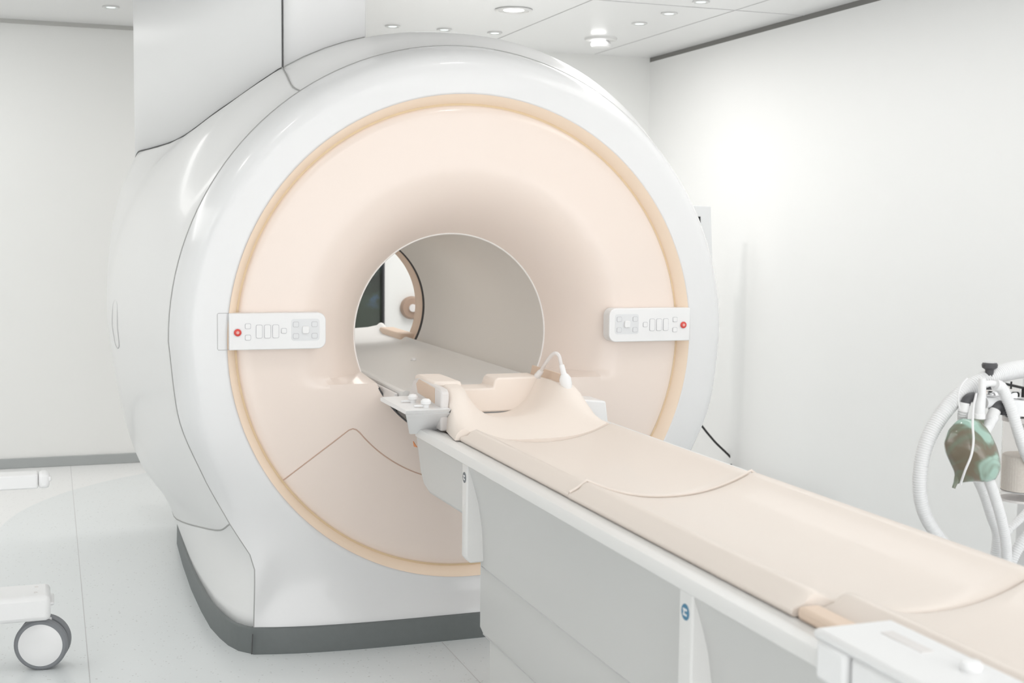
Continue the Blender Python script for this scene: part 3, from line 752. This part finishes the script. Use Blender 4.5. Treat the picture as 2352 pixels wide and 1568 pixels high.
# ------------------------------------------------------------------ trolley at the left edge
tr = thing('equipment_trolley', 'white wheeled trolley reaching in from the left edge', 'trolley', (-.75, 4.5, 0))
yt = 4.53
zt1, zt0 = on(60, 1362, 1, yt)[2], on(60, 1420, 1, yt)[2]
xe = on(116, 1390, 1, yt)[0]
leg = box('base_leg', -1.25, xe, yt-.055, yt+.12, zt0, zt1, M['white'], tr, .016)
box('leg_cap', xe-.02, xe+.012, yt-.03, yt+.09, zt0+.045, zt1-.03, M['white'], tr, .008)
for dx in (-.046, -.044):
    lathe('screw', [(0, .002), (.006, .0015), (.006, 0)], (xe+dx, yt+(.0 if dx < -.045 else .07), zt1), (0, 0, 1), M['greyp'], leg, 12)
xa = on(118, 1100, 1, yt)[0]; za1, za0 = on(60, 1087, 1, yt)[2], on(60, 1120, 1, yt)[2]
arm = box('shelf_arm', -1.25, xa-.042, yt-.03, yt+.05, za0, za1, M['white'], tr, .006)
arm2 = box('arm_end', xa-.0415, xa-.006, yt-.031, yt+.051, za0-.001, za1+.001, M['white'], tr, .012)
box('arm_clip', xa-.014, xa, yt-.024, yt+.0, (za0+za1)/2-.002, (za0+za1)/2+.014, M['white'], arm2, .004)
box('column', -1.25, -1.05, yt-.09, yt+.15, zt1-.02, 1.3, M['white'], tr, .02)
def castor(cx, cy, par):
    R = .087
    ax = Vector((-.20, -1, 0)).normalized()
    st = lathe('castor', [(.030, 0), (.030, .03), (.022, .035), (.018, .05)], (cx, cy+.03, zt0-.048), (0, 0, 1), M['white'], par, 24)
    for off in (-.034, .020):
        o = Vector((cx, cy+.03, R))-ax*off*1.0
        d = -ax if off > 0 else ax
        base = Vector((cx, cy+.03, R))+ax*(.012 if off < 0 else -.042)
        w = lathe('wheel', [(.055, 0), (R-.006, 0), (R, .006), (R, .024), (R-.006, .030), (.074, .031), (.055, .029)], base, ax, M['tyre'], st, 56)
        lathe('wheel_hub', [(0, -.002), (.05, -.002), (.0745, .002), (.0745, .029), (.068, .0335), (.03, .036), (0, .0365)], base, ax, M['white'], w, 56)
cw = on(90, 1470, 1, 4.56)
castor(on(97, 1532, 2, 0)[0]+.004, 4.545, tr)
castor(-1.12, 4.545, tr)
tr.children[-1].name = 'castor'
settle(tr)

# ------------------------------------------------------------------ breathing machine on the right
YM = 2.75
def mp(px, py, dy=0): return on(px, py, 1, YM+dy)
S = 1/ (2970/(1.229*YM))    # metres per pixel at the machine
vm = thing('anaesthesia_machine', 'anaesthesia breathing unit with metal valves and clear absorber canister at the right edge', 'anaesthesia machine', (*mp(2340, 1000)[:2], 0))
c0 = np.array(mp(2352, 1000)); 
# stand and base (mostly out of frame, behind the table)
cx, cy = float(mp(2420, 1000, .12)[0]), YM+.12
box('stand', cx-.06, cx+.06, cy-.05, cy+.07, .09, 1.16, M['bezel'], vm, .01)
box('base', cx-.22, cx+.28, cy-.25, cy+.28, .03, .09, M['bezel'], vm, .015)
for sx, sy in ((-.19, -.22), (.25, -.22), (-.19, .25), (.25, .25)):
    lathe('castor', [(.015, -.012), (.035, -.012), (.035, .012), (.015, .012)], (cx+sx, cy+sy, .035), (1, 0, 0), M['tyre'], vm, 24)
# valve block
b0 = mp(2262, 945, .03); b1 = mp(2400, 905, .03)
V8 = []
quad_prism('valve_block', [mp(2262, 905, -.0), mp(2420, 925, -.0), mp(2420, 968, -.0), mp(2262, 930, -.0)], .09, M['metal'], vm, .005)
quad_prism('name_plate', [mp(2318, 918, -.012), mp(2420, 925, -.012), mp(2420, 962, -.012), mp(2332, 956, -.012)], .008, M['bezel'], vm, .002)
quad_prism('side_bracket', [mp(2318, 918, -.008), mp(2344, 920, -.008), mp(2352, 975, -.008), mp(2326, 960, -.008)], .03, M['dark'], vm, .003)
up = (0, 0, 1)
for (px, py, r, nm) in ((2280, 905, 17, 'valve_cap'), (2326, 906, 18, 'valve_cap')):
    o = np.array(mp(px, py, .03)); R = r*S
    q = lathe(nm, [(R*.95, -.012), (R*1.05, -.010), (R*1.05, .004), (R*.95, .008), (R*.9, .010)], o, up, M['chrome'], vm, 36)
    lathe('dome', [(R*.85, .009), (R*.8, .020), (R*.5, .028), (0, .030)], o, up, M['clear'], q, 32)
# dark adjusting knob
o = np.array(mp(2272, 868, .02)); R = 18*S
lathe('pressure_knob', [(0, .042), (R*.85, .041), (R, .036), (R*.95, .028), (R*.55, .022), (R*.45, 0), (R*.45, -.03)], o, up, M['dark'], vm, 36)
lathe('knob_cap', [(0, .0435), (R*.78, .0428), (R*.84, .0405)], o, up, M['chrome'], vm.children[-1], 36)
# guard bars
tube('guard_bar', [mp(2303, 880, .0), mp(2352, 891, .0), mp(2420, 900, .0)], .0035, M['black'], vm, n=8)
tube('guard_bar', [mp(2323, 876, .0), mp(2322, 893, .0)], .0025, M['black'], vm, n=8)
tube('guard_bar', [mp(2305, 880, .0), mp(2311, 890, .0)], .004, M['black'], vm, n=8)
tube('side_valve', [mp(2352, 893, .0), mp(2351, 912, .0)], .006, M['black'], vm, n=10)
# dark elbows
def elbow(name, pts, r):
    return tube(name, catmull(pts, 6), r, M['dark'], vm, n=18)
elbow('elbow', [mp(2246, 914, .0), mp(2232, 912, .0), mp(2222, 917, .0), mp(2217, 928, .0)], .0125)
e_ = elbow('elbow', [mp(2312, 938, -.01), mp(2298, 932, -.01), mp(2288, 934, -.01), mp(2282, 945, -.01)], .0145)
tube('port_collar', [mp(2308, 930, -.01), mp(2307, 952, -.01)], .013, M['dark'], vm, n=18)
tube('cross_pipe', [mp(2262, 925, -.0), mp(2288, 925, -.0)], .014, M['bezel'], vm, n=20)
# absorber canister: clear wall, granules, base ring
ccx = mp(2352, 1050, .02); ctop = mp(2352, 960, .02)[2]; cbot = mp(2352, 1146, .02)[2]; R = 51*S
can = lathe('absorber_canister', [(R, 0), (R, ctop-cbot), (R-.002, ctop-cbot), (R-.002, .0)], (ccx[0], ccx[1], cbot), up, M['clear'], vm, 56)
gt = mp(2352, 1043, .02)[2]; gb = mp(2352, 1123, .02)[2]
lathe('lime_granules', [(0, gb), (R*.965, gb), (R*.965, gt-.004), (R*.9, gt), (0, gt+.002)], (ccx[0], ccx[1], 0), up, M['granule'], can, 48)['kind'] = 'stuff'
lathe('base_ring', [(0, cbot-.002), (R*1.01, cbot-.002), (R*1.02, cbot+.001), (R*1.01, cbot+.004)], (ccx[0], ccx[1], 0), up, M['greyp'], can, 48)
lathe('separator', [(0, gb-.004), (R*.97, gb-.004), (R*.97, gb-.001), (0, gb-.001)], (ccx[0], ccx[1], 0), up, M['metal'], can, 48)
lathe('canister_lid', [(0, ctop+.004), (R*1.03, ctop+.004), (R*1.03, ctop-.008), (R*.98, ctop-.008)], (ccx[0], ccx[1], 0), up, M['greyp'], can, 48)
lathe('inner_pipe', [(.010, gt), (.010, ctop)], (ccx[0]-.004, ccx[1], 0), up, M['metal'], can, 20)
settle(vm)

# T-piece, bag, hoses
tp = thing('bag_connector', 'translucent white T shaped connector holding the green breathing bag', 'connector', mp(2255, 930, -.03))
tube('upright', [mp(2256, 868, -.03), mp(2256, 905, -.03), mp(2252, 925, -.03), mp(2250, 950, -.03)], lambda t: .0095+.0035*min(1, max(0, t-.3)*3), M['hose'], tp, n=20)
lathe('collar', [(.013, -.006), (.0155, -.004), (.0155, .007), (.013, .009)], mp(2249, 957, -.03), up, M['white'], tp, 28)
tube('side_arm', [mp(2256, 882, -.03), mp(2276, 880, -.03), mp(2290, 882, -.03)], .0085, M['hose'], tp, n=18)
settle(tp)
# bag
def make_bag():
    top = np.array(mp(2248, 962, -.03)); tipw = np.array(mp(2203, 1100, -.03)); 
    axis = tipw-top; L = np.linalg.norm(axis); axis /= L
    right = M3[:, 0].copy()                       # image-right direction in world terms, the bag hangs face on
    right -= right.dot(axis)*axis; right /= np.linalg.norm(right); dep = np.cross(axis, right)
    # outline offsets (left, right) in pixels from the axis line at fractions of its length
    left = [(0, 8), (.04, 18), (.08, 38), (.2, 50), (.35, 57), (.5, 57), (.65, 48), (.8, 30), (.92, 15), (1.0, 10), (1.06, 4), (1.08, 0)]
    rgt = [(0, 8), (.04, 11), (.10, 24), (.2, 40), (.35, 59), (.5, 72), (.65, 80), (.8, 78), (.9, 62), (.98, 28), (1.04, 9), (1.08, 0)]
    NU, NV = 60, 64; V = []
    for i in range(NU):
        s = 1.08*i/(NU-1); l = ipl(left, s)*S*1.0; r = ipl(rgt, s)*S; c = top+axis*L*s+right*(r-l)/2; hw_ = max(1e-4, (l+r)/2); dp = min(hw_, .0115)+.62*max(0, hw_-.0115)
        for k in range(NV):
            an = 2*PI*k/NV
            q = 1+.045*math.sin(3*an+5*s)*math.sin(PI*min(1, s))+.05*math.sin(an*2+9*s+1)*math.sin(PI*min(1, s))
            fold = -.30*math.exp(-((math.cos(an)-(.35-.9*(s-.5)))/.16)**2)*max(0, math.sin(PI*min(1, s)))**1 if math.sin(an) < 0 else 0
            V.append(c+right*hw_*math.cos(an)+dep*dp*math.sin(an)*(q+fold))
    return V, grid_faces(NU, NV, False, True)
V, Fc = make_bag()
bg = mesh('breathing_bag', V, Fc, M['bag'], None)
tag(bg, 'glossy olive green rubber breathing bag hanging in front of the wall', 'breathing bag')
tube('bag_tail', [mp(2200, 1096, -.03), mp(2195, 1108, -.03), mp(2190, 1121, -.03)], [.0095, .0055, .0045], M['bag'], bg, n=14)
lathe('bag_neck', [(.0125, -.016), (.0125, .004)], mp(2249, 966, -.03), up, mat('neck_olive', (.16, .19, .13), .35, noise=(9, .05)), bg, 28)
def hose(name, pts, r, label, corr=True, m_='hose', pitch=.0062):
    P = resample(catmull(pts, 14), pitch/4 if corr else .006); n = len(P)
    r0, r1 = r if isinstance(r, tuple) else (r, r)
    rr = [(r0+(r1-r0)*min(1, 1.6*i/n))*(1+(.07*math.sin(2*PI*i/4+.8) if corr else 0)) for i in range(n)]
    o = tube(name, P, rr, M[m_], None, n=18)
    return tag(o, label, 'hose')
hose('breathing_hose', [mp(2440, 856, .05), mp(2380, 848, .05), mp(2330, 850, .04), mp(2272, 868, .03), mp(2210, 902, .03), mp(2158, 960, .03), mp(2124, 1030, .03), mp(2112, 1110, .03), mp(2124, 1180, .03), mp(2160, 1238, .03), mp(2205, 1290, .05), mp(2240, 1380, .08), mp(2300, 1450, .1)], (.0255, .0165),
     'widest pale hose arching from the top and curving down behind the table')
hose('breathing_hose', [mp(2283, 958, -.02), mp(2270, 978, -.03), mp(2257, 1005, -.05), mp(2254, 1040, -.055), mp(2266, 1085, -.05), mp(2282, 1130, -.04), mp(2297, 1180, -.03), mp(2309, 1235, -.02), mp(2313, 1290, 0), mp(2320, 1380, .02), mp(2340, 1450, .05)], .0135,
     'corrugated hose hanging from the right dark elbow in front of the bag')
hose('breathing_hose', [mp(2286, 884, -.035), mp(2300, 890, -.035), mp(2313, 915, -.035), mp(2325, 945, -.04), mp(2337, 985, -.045), mp(2352, 1030, -.04), mp(2375, 1080, -.03), mp(2400, 1150, 0)], .0145,
     'corrugated hose passing in front of the clear canister')
hose('breathing_hose', [mp(2216, 932, .0), mp(2211, 955, .01), mp(2212, 1000, .03), mp(2230, 1070, .04), mp(2256, 1125, .04), mp(2276, 1185, .04), mp(2290, 1230, .04), mp(2284, 1300, .05), mp(2290, 1400, .07)], .0125,
     'corrugated hose from the left dark elbow running down behind the green bag', True)
hose('breathing_hose', [mp(2440, 1100, .08), mp(2390, 1140, .08), mp(2345, 1190, .07), mp(2310, 1228, .07), mp(2296, 1290, .06), mp(2290, 1400, .09)], .0105,
     'translucent hose crossing diagonally below the canister, upper one')
hose('breathing_hose', [mp(2440, 1160, .05), mp(2380, 1210, .05), mp(2340, 1255, .05), mp(2315, 1320, .06), mp(2320, 1400, .07)], .0145,
     'thicker translucent hose crossing diagonally below the canister at the photo edge')
for pts, lb in (([mp(2216, 925, 0), mp(2212, 945, 0)], 0), ([mp(2285, 943, -.012), mp(2273, 970, -.02)], 1)):
    o = tube('hose_cuff', [pts[0], pts[1]], .0155 if lb else .0135, M['white'], None, n=24)
    tag(o, ['white hose cuff on the left dark elbow', 'white hose cuff on the right dark elbow above the hanging hose'][lb], 'hose cuff')
o = tube('sampling_tube', catmull([mp(2243, 903, -.05), mp(2236, 935, -.055), mp(2234, 975, -.075), mp(2236, 1010, -.09), mp(2231, 1045, -.095), mp(2217, 1080, -.09), mp(2206, 1112, -.07)], 8), .003, M['hose'], None, n=10)
tag(o, 'thin clear tube hanging down across the front of the green bag', 'tube')
o = tube('sampling_tube', catmull([mp(2222, 868, -.02), mp(2208, 885, -.02), mp(2201, 910, -.02), mp(2204, 938, -.02)], 8), .0022, M['hose'], None, n=8)
tag(o, 'thin white tube loop left of the dark elbows', 'tube')

# ------------------------------------------------------------------ light: daylight-white world through the open side, added area fills below the ceiling
w = bpy.data.worlds.new('world'); scene.world = w; w.use_nodes = True
bgd = w.node_tree.nodes['Background']; bgd.inputs[0].default_value = (.995, .99, .99, 1); bgd.inputs[1].default_value = 3.7
def fill_light(x, y, sx, sy, power, col=(1, .99, .975)):  # unseen area lights added to brighten walls and covers
    o = add_area('ceiling_fill', (x, y, H-.02), sx, power, col, shape='RECTANGLE', sy=sy); return o
fill_light(2.2, -1.4, 3.2, 1.4, 34)
fill_light(-2.0, 5.0, 1.2, 4.4, 38)
fill_light(2.8, 4.2, .6, 5.0, 34)
fill_light(2.55, 7.35, 1.6, .8, 25)
fill_light(-1.4, 7.3, 2.6, .6, 18)
bl = add_area('bore_fill', (AX, 5.6, AZ+.365), .12, 2.1, (1, .96, .92), shape='RECTANGLE', sy=1.4)  # unseen area light added to brighten the inside of the bore
for (x, y) in ((.35, 3.3), (1.7, 3.4), (-.4, 4.6)):
    l = bpy.data.lights.new('downlight', 'AREA'); l.shape = 'DISK'; l.size = .17; l.energy = 2.5; l.color = (1, .97, .93)
    o = bpy.data.objects.new('downlight', l); COL.objects.link(o); o.location = (x, y, H-.015)

vs = scene.view_settings; vs.view_transform = 'Standard'; vs.look = 'None'; vs.gamma = 1; vs.use_curve_mapping = False; vs.exposure = -0.42
bpy.context.view_layer.update()
